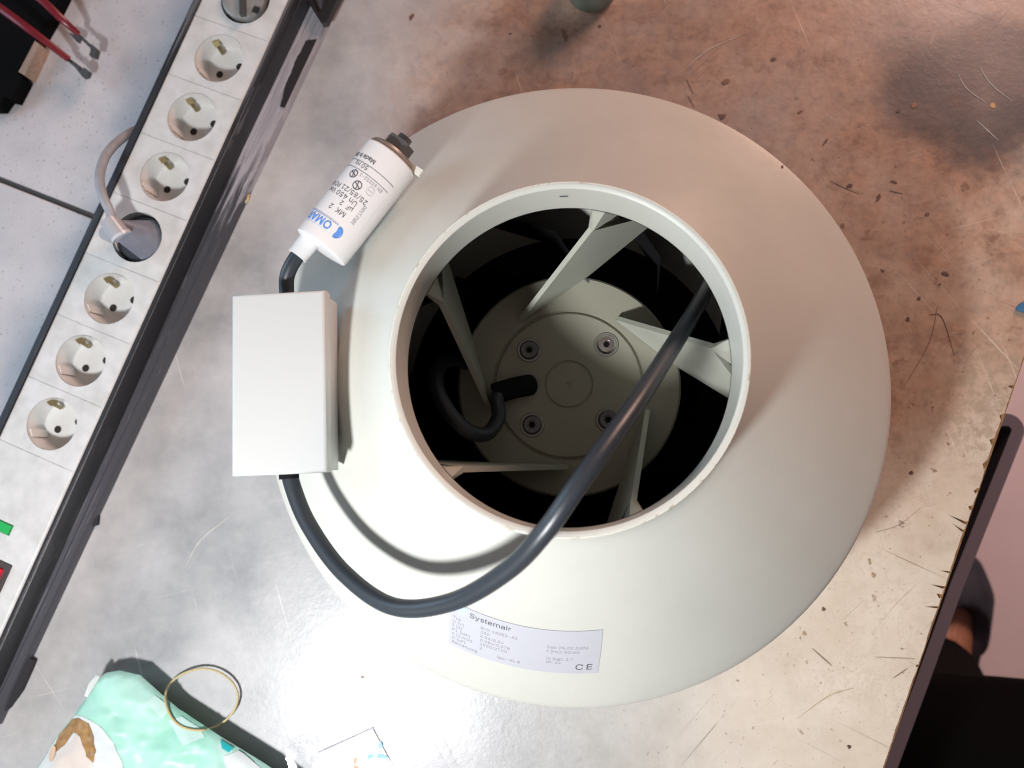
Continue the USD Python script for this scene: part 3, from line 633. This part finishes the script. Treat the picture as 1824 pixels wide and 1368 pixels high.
def cone_patch(pts, off=.00012):
    m = trimesh.creation.triangulate_polygon(Polygon([on_cone_xy(*q) for q in pts]).segmentize(.002).buffer(0), engine='earcut')
    return np.array([(x, y, zc(np.hypot(x, y)) + bow(np.hypot(x, y)) + off) for x, y in m[0]]), m[1]
def on_cone_xy(x, y):
    a, r = on_cone(x, y); return r * math.cos(a), r * math.sin(a)
for pts, mt in (([(1391, 296), (1395, 294), (1396, 299), (1392, 300)], stain_m),):
    part(fan, 'smudge', cone_patch(pts), mt, smooth=False)
part(fan, 'ink_mark', (np.array([(.0714 * math.cos(a), .0714 * math.sin(a), z) for a in np.linspace(1.555, 1.605, 4) for z in (.1835, .1848)]), np.array([(2 * i, 2 * i + 1, 2 * i + 3, 2 * i + 2) for i in range(3)])), ink, smooth=False)

# ------------------------------------------------------------------ capacitor hanging on the cable beside the box
A0, A1 = at(571, 443, .156), at(697, 283, .152)
CR = .0140
axis = (A1 - A0); CL = np.linalg.norm(axis); axis /= CL
cs_side = np.cross(np.array([0, 0, 1.0]), axis); cs_side /= np.linalg.norm(cs_side)       # left of the axis seen from above
cs_up = np.cross(axis, cs_side)
def capframe(prof, n=72):
    v, f = lathe(prof, n); return A0 + v[:, 2:3] * axis + v[:, :1] * cs_side + v[:, 1:2] * cs_up, f[:, ::-1] if False else f
cap = thing('motor_capacitor', 'white cylindrical motor capacitor with printed text lying on the fan rim above the box', 'capacitor', A0)
can = part(cap, 'can', capframe([(.0001, 0), (CR - .0014, 0), (CR - .0003, .0006), (CR, .002), (CR, CL - .0008), (CR - .0008, CL), (.0001, CL)]), capwhite, smooth=40)
part(cap, 'end_lid', capframe([(CR - .0012, CL - .0005), (CR - .0010, CL + .0014), (CR - .0018, CL + .0026), (CR - .0040, CL + .0022), (.0001, CL + .0022)]), tan_metal, smooth=30)
def capp(a, x, y): return A0 + axis * a + cs_side * x + cs_up * y
part(cap, 'stud', cyl(capp(CL + .001, 0, .001), capp(CL + .0125, 0, .002), .0036), dark_steel)
part(cap, 'nut', (lambda q: q)(tube(np.array([capp(CL + .0026, 0, .002), capp(CL + .0055, 0, .002), capp(CL + .0088, 0, .002)]), .0078, 6)), dark_steel, smooth=False)
part(cap, 'lock_washer', tube(np.array([capp(CL + .0022, -.0005, .001), capp(CL + .0034, -.0005, .001)]), .0090, 20), steel, smooth=30)
part(cap, 'bracket_tab', hull(*[capp(CL + a, -.0140 + b, -.001 + c) for a in (.0008, .0042) for b in (-.0025, .008) for c in (-.001, .001)]), mat('tab_pale', (.66, .70, .64), .4), smooth=False)
sleeve_a = capp(.0004, .0070, 0); sleeve_b = capp(-.0095, .0070, 0)
part(cap, 'cable_sleeve', cyl(sleeve_a, sleeve_b, .0052, .0050), capwhite)
def can_pt(x, y, off):
    """x around the can (to the left of the axis positive), y along it from the lid end."""
    a = x / CR; r = CR + off
    return A0 + axis * y + r * (math.sin(a) * cs_side + math.cos(a) * cs_up)
PXM = .000252; SHF = 24
def can_text(items, off=.00006):
    out = []
    for txt, perp, along, h, bold in items:
        s0 = CR * math.asin(max(-.98, min(.98, (perp - SHF) / 56)))
        m = meshkit.text_mesh(txt, h, .00005, bold); v = np.array(m.vertices)
        out.append((np.array([can_pt(s0 + q[0], along * PXM - q[1], off + q[2]) for q in v]), np.array(m.faces)))
    return join(*out)
part(can, 'lettering', can_text([('MK  2', 2, 75, .0025, False), ('\u00b5F  2', -2, 90, .0022, False), ('Un 450 Vac', -2, 104, .0025, False), ('25/85/21 PO M', -13, 118, .0024, False), ('50 Hz', 22, 171, .0022, False), ('Made in Italy', 18, 188, .0021, True)]), ink, smooth=False)
part(can, 'pale_lettering', can_text([('EN 60252-1', -19, 153, .0016, False)]), ink_soft, smooth=False)
vt = meshkit.text_mesh('IB/17/00', .0018, .00005); vv = np.array(vt.vertices)
part(can, 'side_lettering', (np.array([can_pt(CR * math.asin((-11 - SHF) / 56) - q[1], 66 * PXM + q[0], .00006 + q[2]) for q in vv]), np.array(vt.faces)), ink_soft, smooth=False)
def can_poly(poly, off):
    m = trimesh.creation.extrude_polygon(poly.segmentize(.001), .00005, engine='earcut'); v = np.array(m.vertices)
    return np.array([can_pt(q[0], q[1], off + q[2]) for q in v]), np.array(m.faces)
def sx(p): return CR * math.asin(max(-.99, min(.99, (p - SHF) / 56)))
lines = [LineString([(sx(-24), 157 * PXM), (CR * 1.65, 157 * PXM)]).buffer(.00013), LineString([(sx(-26), 173 * PXM), (CR * 1.65, 173 * PXM)]).buffer(.00013)]
rings = [Point(sx(p), a * PXM).buffer(r).difference(Point(sx(p), a * PXM).buffer(r - .00045)) for p, a, r in ((19, 130, .0023), (40, 145, .0022))]
spokes = [LineString([(sx(p) - dx, a * PXM - dy), (sx(p) + dx, a * PXM + dy)]).buffer(.0002) for p, a in ((19, 130), (40, 145)) for dx, dy in ((.0018, .0008), (.0004, .002))]
part(can, 'printed_lines', join(*[can_poly(q, .00006) for q in lines]), ink, smooth=False)
part(can, 'test_marks', join(*[can_poly(q, .00006 + .00002 * i) for i, q in enumerate(rings + spokes)]), ink, smooth=False)
q2 = Point(sx(-5), 136 * PXM).buffer(.0021)
part(can, 'pale_test_mark', join(can_poly(q2.difference(q2.buffer(-.0003)), .00006), can_poly(LineString([(sx(-5) - .0012, 136 * PXM), (sx(-5) + .0012, 136 * PXM)]).buffer(.00015), .0001)), mat('faint_ink', (.52, .52, .56), .6), smooth=False)
seam = LineString([(sx(-27), 60 * PXM), (sx(-27), 152 * PXM)]).buffer(.0001)
part(can, 'label_seam', can_poly(seam, .00005), mat('seam_grey', (.62, .61, .59), .6), smooth=False)
pill = LineString([(sx(-2), 37 * PXM), (CR * 1.7, 37 * PXM)]).buffer(.0032)
part(can, 'logo_border', can_poly(pill.difference(pill.buffer(-.0004)), .00006), blue_ink, smooth=False)
part(can, 'logo_ground', can_poly(pill.buffer(-.0005), .00004), mat('logo_pale', (.62, .74, .90), .5), smooth=False)
half = pill.buffer(-.0006).intersection(sbox(-.1, 0, sx(-1), .1)).difference(Point(sx(9), 37 * PXM).buffer(.0030))
part(can, 'logo_dot', can_poly(half, .0001), blue_ink, smooth=False)
part(can, 'logo_lettering', can_text([('OMAR', 9, 44.5, .0038, True)], .00012), blue_ink, smooth=False)
part(can, 'logo_line', can_poly(LineString([(sx(3), 49.5 * PXM), (CR * 1.6, 49.5 * PXM)]).buffer(.0003), .00012), blue_ink, smooth=False)
q0_, q1_, q2_, q3_ = capp(-.004, .0070, 0), capp(-.021, .0072, 0), at(511, 498, .152), at(511, 532, .152)
lead = np.array([(1 - t) ** 3 * q0_ + 3 * (1 - t) ** 2 * t * q1_ + 3 * (1 - t) * t * t * q2_ + t ** 3 * q3_ for t in np.linspace(0, 1, 40)])
part(fan, 'cable', tube(lead, .0036), cable_m, label='short black cable between terminal box and capacitor')

# ------------------------------------------------------------------ things along the lower edge of the picture
bagpx = [(-60, 1520), (20, 1430), (70, 1362), (104, 1308), (128, 1280), (150, 1248), (172, 1212), (190, 1198), (214, 1194), (250, 1202), (284, 1232), (318, 1262), (364, 1292), (404, 1318), (440, 1340), (494, 1374), (580, 1440), (640, 1520), (560, 1700), (-60, 1700)]
BZ = .016
bag_poly = Polygon(ppx(bagpx, BZ)).buffer(.0015).buffer(-.0015)
def bag_z(x, y):
    d = np.array([bag_poly.exterior.distance(Point(a, b)) for a, b in zip(np.ravel(x), np.ravel(y))]).reshape(np.shape(x))
    k = np.clip(d / .060, 0, 1); h = BZ + .011 * np.sqrt(1 - (1 - k) ** 2)
    p = np.stack([np.asarray(x), np.asarray(y), 0 * np.asarray(x)], -1)
    fold = np.abs(meshkit.fbm(p * np.array([30, 48, 1]), 3, 5) - .5)
    fold2 = np.abs(meshkit.fbm(p * np.array([70, 95, 1]) + 7.3, 2, 9) - .5)
    return h + (.011 * (.16 - fold) + .0045 * (.15 - fold2) + .0008 * (meshkit.fbm(p * 90, 3, 2) - .5)) * np.clip(k * 4, .25, 1)
def drape(poly, off, step=.0016, rim=0.0, wall=False):
    poly = poly.buffer(0); poly = max(getattr(poly, 'geoms', [poly]), key=lambda q: q.area)
    if poly.area < 4e-6: return None
    x0, y0, x1, y1 = poly.bounds; pts = []
    inner = poly.buffer(-step * .5)
    gx, gy = np.meshgrid(np.arange(x0, x1, step), np.arange(y0, y1, step)); gx[1::2] += step / 2
    pts = [(a, b) for a, b in zip(gx.ravel(), gy.ravel()) if inner.contains(Point(a, b))]
    ring = np.array(poly.segmentize(step).exterior.coords[:-1]); P = np.vstack([np.array(pts).reshape(-1, 2), ring])
    from scipy.spatial import Delaunay
    T = Delaunay(P).simplices; cen = P[T].mean(1)
    T = np.array([t for t, c in zip(T, cen) if poly.contains(Point(c))])
    a = P[T]; cr = (a[:, 1, 0] - a[:, 0, 0]) * (a[:, 2, 1] - a[:, 0, 1]) - (a[:, 1, 1] - a[:, 0, 1]) * (a[:, 2, 0] - a[:, 0, 0]); T[cr < 0] = T[cr < 0][:, ::-1]
    z = bag_z(P[:, 0], P[:, 1]) + off
    v = np.column_stack([P, z]); f = [T]
    if wall:
        n0 = len(pts); m = len(ring); b0 = len(v); lowr = np.array([np.array(poly.buffer(-.010).exterior.interpolate(poly.buffer(-.010).exterior.project(Point(q))).coords[0]) for q in ring]); v = np.vstack([v, np.column_stack([lowr, np.full(m, .0006)])]); j = np.arange(m); k = (j + 1) % m
        f += [np.stack([n0 + j, b0 + j, b0 + k], 1), np.stack([n0 + j, b0 + k, n0 + k], 1)]
    return v, np.vstack(f)
mint = mat('mint_film', (.44, .655, .575), .40, var=.22, vscale=13, dark=(.21, .51, .375), bump=.25, bscale=60, spec=.35)
bag = thing('wet_wipes_bag', 'mint green plastic wipes bag with a printed child in a white circle', 'bag', at(250, 1320, 0))
film = part(bag, 'film', drape(bag_poly, 0, wall=True), mint, smooth=50)
def bpx(pts, z=.030): return Polygon(ppx(pts, z)).buffer(0)
def ell(cx, cy, rx, ry, rot=0, n=40):
    t = np.linspace(0, 2 * PI, n)[:-1]; c, s = math.cos(rot), math.sin(rot)
    return [(cx + rx * math.cos(a) * c - ry * math.sin(a) * s, cy + rx * math.cos(a) * s + ry * math.sin(a) * c) for a in t]
inb = bag_poly.buffer(-.0015)
pale = mat('pale_mint_print', (.46, .77, .64), .35); wht = mat('white_print', (.56, .58, .575), .5, spec=.3); wht2 = mat('pale_print', (.46, .63, .575), .5, spec=.3)
part(film, 'white_circle', drape(bpx(ell(128, 1388, 88, 106, -.15)).intersection(inb), .0003), wht)
part(film, 'printed_hair', drape(bpx([(79, 1340), (86, 1313), (104, 1292), (124, 1286), (148, 1294), (161, 1318), (166, 1342), (161, 1362), (150, 1350), (143, 1335), (134, 1316), (126, 1312), (117, 1312), (102, 1334), (84, 1348)]).intersection(inb), .0007, .0015), mat('hair_print', (.36, .20, .075), .4, var=.45, vscale=240))
part(film, 'printed_face', drape(bpx([(98, 1341), (112, 1327), (122, 1313), (136, 1317), (144, 1331), (154, 1353), (162, 1372), (150, 1440), (92, 1440), (84, 1372), (88, 1352)]).intersection(inb), .0005, .0018), mat('skin_print', (.57, .50, .45), .45))
part(film, 'printed_ear', drape(bpx(ell(78, 1350, 7, 14, .2)).intersection(inb), .0014, .0012), mat('ear_print', (.60, .42, .30), .4))
for pts in ([(246, 1256), (266, 1243), (292, 1268), (276, 1288)], [(286, 1292), (320, 1282), (352, 1322), (318, 1334)], [(372, 1340), (392, 1320), (410, 1340), (388, 1356)]):
    part(film, 'white_print', drape(bpx(pts).intersection(inb), .0003), wht2)
part(film, 'teal_print', drape(bpx([(386, 1306), (400, 1316), (420, 1328), (408, 1340), (396, 1332)], .02).intersection(bag_poly.buffer(-.0006)), .0006, .0012), mat('teal_print', (.02, .40, .42), .4))
part(film, 'white_end', drape(bpx([(400, 1346), (424, 1338), (470, 1374), (520, 1440), (440, 1460)], .02).intersection(bag_poly.buffer(-.0006)), .0004), wht)
part(bag, 'crimped_corner', hull(at(150, 1240, .021), at(158, 1218, .022), at(171, 1203, .021), at(178, 1206, .019), at(166, 1226, .019), at(156, 1242, .020)), wht, smooth=False)

bt = np.linspace(0, 2 * PI, 65)[:-1]
bpts = []
for a in bt:
    x, y = 358 + 64 * math.cos(a) - 6 * math.sin(a), 1246 - 54 * math.sin(a) - 6 * math.cos(a)
    z = .0105
    for _ in range(4):
        q = at(x, y, z); inside = bag_poly.contains(Point(q[:2])); z = .5 * z + .5 * ((float(bag_z(np.array([q[0]]), np.array([q[1]]))[0]) + .0014) if inside else .004)
    bpts.append([q[0], q[1], z])
bpts = np.array(bpts)
for _ in range(30): bpts[:, 2] = np.maximum(bpts[:, 2], .5 * bpts[:, 2] + .25 * (np.roll(bpts[:, 2], 1) + np.roll(bpts[:, 2], -1)) - .0002)
for i, a in enumerate(bt): bpts[i, :2] = at(358 + (64 + 1.8 * math.sin(3 * a + 1)) * math.cos(a) - 6 * math.sin(a), 1246 - (54 + 1.6 * math.sin(2 * a)) * math.sin(a) - 6 * math.cos(a), bpts[i, 2])[:2]
solo('rubber_band', tube(bpts, .00075, 10, closed=True), mat('tan_rubber', (.50, .40, .20), .45), 'tan rubber band leaning over the side of the mint bag', 'rubber band', base=bpts[0])

clear = usdkit.material(stage, '/World/Looks/clear_film', {'t': ('transparent_bsdf', dict(color=(.96, .96, .97))), 'gl': ('glossy_bsdf', dict(color=(.9, .9, .9), roughness=.12)), 'fr': ('fresnel', dict(IOR=1.45)), 'm': ('mix_closure', {})}, [('fr.fac', 'm.fac'), ('t.BSDF', 'm.closure1'), ('gl.BSDF', 'm.closure2')], surface='m.closure')
pk = thing('clear_pouch', 'clear plastic pouch with a white card and blue lettering at the bottom edge', 'pouch', at(650, 1400, 0))
def sheet(pts, z, amp, seed, step=.003):
    poly = Polygon(ppx(pts, z)); x0, y0, x1, y1 = poly.bounds
    gx, gy = np.meshgrid(np.arange(x0, x1, step), np.arange(y0, y1, step)); P = np.array([(a, b) for a, b in zip(gx.ravel(), gy.ravel()) if poly.buffer(-step / 3).contains(Point(a, b))] + list(poly.segmentize(step).exterior.coords[:-1]))
    from scipy.spatial import Delaunay
    T = Delaunay(P).simplices
    return np.column_stack([P, z + amp * meshkit.fbm(np.column_stack([P * 45, 0 * P[:, 0]]), 4, seed)]), T
part(pk, 'clear_film', sheet([(505, 1330), (560, 1312), (690, 1272), (760, 1290), (830, 1420), (560, 1460)], .006, .007, 3), clear, smooth=60)
part(pk, 'card', extr(Polygon(ppx([(566, 1343), (572, 1338), (664, 1298), (740, 1440), (610, 1470)], .001)), .0006, .001), mat('card_white', (.66, .66, .66), .45), smooth=False)
part(pk, 'card_edge', join(bar(at(566, 1342, .0011), at(664, 1297, .0011), .0007, .0003), bar(at(566, 1342, .0011), at(582, 1400, .0011), .0007, .0003)), mat('card_line', (.50, .50, .51), .6), smooth=False)
tm = meshkit.text_mesh('Yoki', .0125, .0002, True); tv = np.array(tm.vertices); o = at(646, 1334, .0011); dx = at(668, 1392, .0011) - o; dx /= np.linalg.norm(dx); dy = np.cross([0, 0, 1.0], dx)
part(pk, 'lettering', (o + tv[:, :1] * dx + tv[:, 1:2] * dy + tv[:, 2:3] * np.array([0, 0, 1.0]), np.array(tm.faces)), mat('pouch_blue', (.10, .36, .66), .4), smooth=False)
part(pk, 'orange_print', extr(Polygon(ppx([(630, 1352), (640, 1346), (650, 1380), (632, 1384)], .0011)), .0010, .0013), mat('orange_print', (.66, .30, .16), .5), smooth=False)

jar = at(1055, -34, .012)
solo('small_jar', lathe([(.0001, .0002), (.0150, .0002), (.0170, .0020), (.0172, .020), (.0150, .026), (.0105, .029), (.0105, .034), (.0001, .034)], 64, jar[:2]), mat('jar_green', (.10, .115, .095), .18, var=.4, vscale=60), 'small dark green jar cut off by the top edge', 'jar', base=(jar[0], jar[1], 0))
solo('yellow_glob', (lambda v, f: (np.column_stack([at(440, 353, 0)[0] + v[:, 0] * .0024 + v[:, 1] * .0012, at(440, 353, 0)[1] + v[:, 1] * .0046 - v[:, 0] * .0006, .0015 + v[:, 2] * .0018 + .0004 * np.sin(v[:, 1] * 7)]), f))(*tri(trimesh.creation.icosphere(3))), mat('glue_yellow', (.56, .41, .21), .4, var=.3, vscale=300), 'small yellow blob of dried glue against the black rail', 'glue blob', base=at(440, 353, 0))
solo('blue_scrap', extr(Polygon(ppx([(1813, 545), (1818, 540), (1836, 534), (1838, 558), (1820, 555), (1812, 552)], .002)), .0003, .002), mat('blue_plastic', (.06, .20, .40), .4, var=.4, vscale=200), 'small blue plastic scrap on the bench at the right edge', 'scrap', base=at(1820, 546, 0), smooth=False)

# ------------------------------------------------------------------ person seated at the bench: trousers, ankle and slipper show
FZ = -.75
def limb(js):
    out = m3.Manifold()
    for (p, r), (q, s) in zip(js[:-1], js[1:]):
        sph = []
        for c, rad in ((p, r), (q, s)):
            sp = np.array(trimesh.creation.icosphere(2).vertices) * rad + np.array(c); sph.append(sp)
        out += m3.Manifold.hull_points(np.vstack(sph))
    return out
def smoothed(man, edge, it=12):
    v, f = tri(man.refine_to_length(edge)); t = trimesh.Trimesh(v, f, process=True); trimesh.smoothing.filter_taubin(t, iterations=it); return t
ank = at(1672, 1174, FZ + .085); heel = at(1676, 1190, FZ + .03); toe = at(1700, 1015, FZ + .02); knee = at(1650, 1358, -.26); hip = at(2080, 1470, -.22)
hipr = hip + np.array([.16, -.30, 0]); kneer = knee + np.array([.14, -.34, .0]); ankr = ank + np.array([.17, -.36, 0]); heelr = heel + np.array([.18, -.36, 0]); toer = heelr + (toe - heel)
torso = (hip + hipr) / 2 + np.array([.05, 0, .22])
per = thing('person', 'seated person in black trousers and a dark blue slipper beside the bench', 'person', (*((heel + heelr) / 2)[:2], FZ))
skin = mat('skin', (.42, .20, .13), .5); trs = mat('black_cloth', (.0025, .0025, .0025), .95, spec=.05, bump=.3, bscale=350)
body = limb([(hip, .095), (knee, .066), (ank + np.array([0, 0, .02]), .033), (heel + np.array([0, 0, .01]), .032), ((heel + toe) / 2, .036), (toe, .026)]) + limb([(hipr, .095), (kneer, .066), (ankr + np.array([0, 0, .02]), .033), (heelr + np.array([0, 0, .01]), .032), ((heelr + toer) / 2, .036), (toer, .026)]) + limb([(hip, .11), ((hip + hipr) / 2, .12), (hipr, .11)]) + limb([((hip + hipr) / 2, .14), (torso, .13)])
bd = part(per, 'body', smoothed(body, .025), skin, smooth=True)
cuff, cuffr = ank + (knee - ank) * .24, ankr + (kneer - ankr) * .24
tr = limb([(hip, .108), (knee, .080), (cuff, .052)]) + limb([(hipr, .108), (kneer, .080), (cuffr, .056)]) + limb([(hip, .125), ((hip + hipr) / 2, .135), (hipr, .125)]) + limb([((hip + hipr) / 2, .152), (torso, .142)])
part(bd, 'trousers', smoothed(tr, .02), trs, smooth=True)
slip = mat('slipper_navy', (.028, .032, .055), .7, var=.4, vscale=60, bump=.2)
for h, t in ((heel, toe), (heelr, toer)):
    d = (t - h); d[2] = 0; ln = np.linalg.norm(d); d /= ln; s_ = np.array([-d[1], d[0], 0]); h0 = np.array([h[0], h[1], FZ])
    up_ = limb([(h0 + d * .0 + [0, 0, .042], .040), (h0 + d * ln * .28 + [0, 0, .044], .040)]) + limb([(h0 + d * ln * .40 + [0, 0, .050], .045), (h0 + d * ln * .75 + [0, 0, .042], .047), (h0 + d * ln * .98 + [0, 0, .034], .034)])
    up_ = up_.trim_by_plane((0, 0, 1), FZ + .012)
    op = m3.Manifold.hull_points(np.vstack([np.array(trimesh.creation.icosphere(2).vertices) * .034 + h0 + d * q + np.array([0, 0, z]) for q in (.0, .065) for z in (.075, .16)]))
    sp = part(bd, 'slipper', smoothed(up_ - op, .012, 6), slip, smooth=True)
    part(sp, 'slipper_sole', extr(Polygon([tuple((h0 + d * (ln * .5 + (ln * .5 + .046) * math.cos(a)) + s_ * (.046 + .006 * math.cos(a)) * math.sin(a))[:2]) for a in np.linspace(0, 2 * PI, 40)[:-1]]), FZ + .0005, FZ + .013), mat('sole_black', (.02, .02, .022), .7))
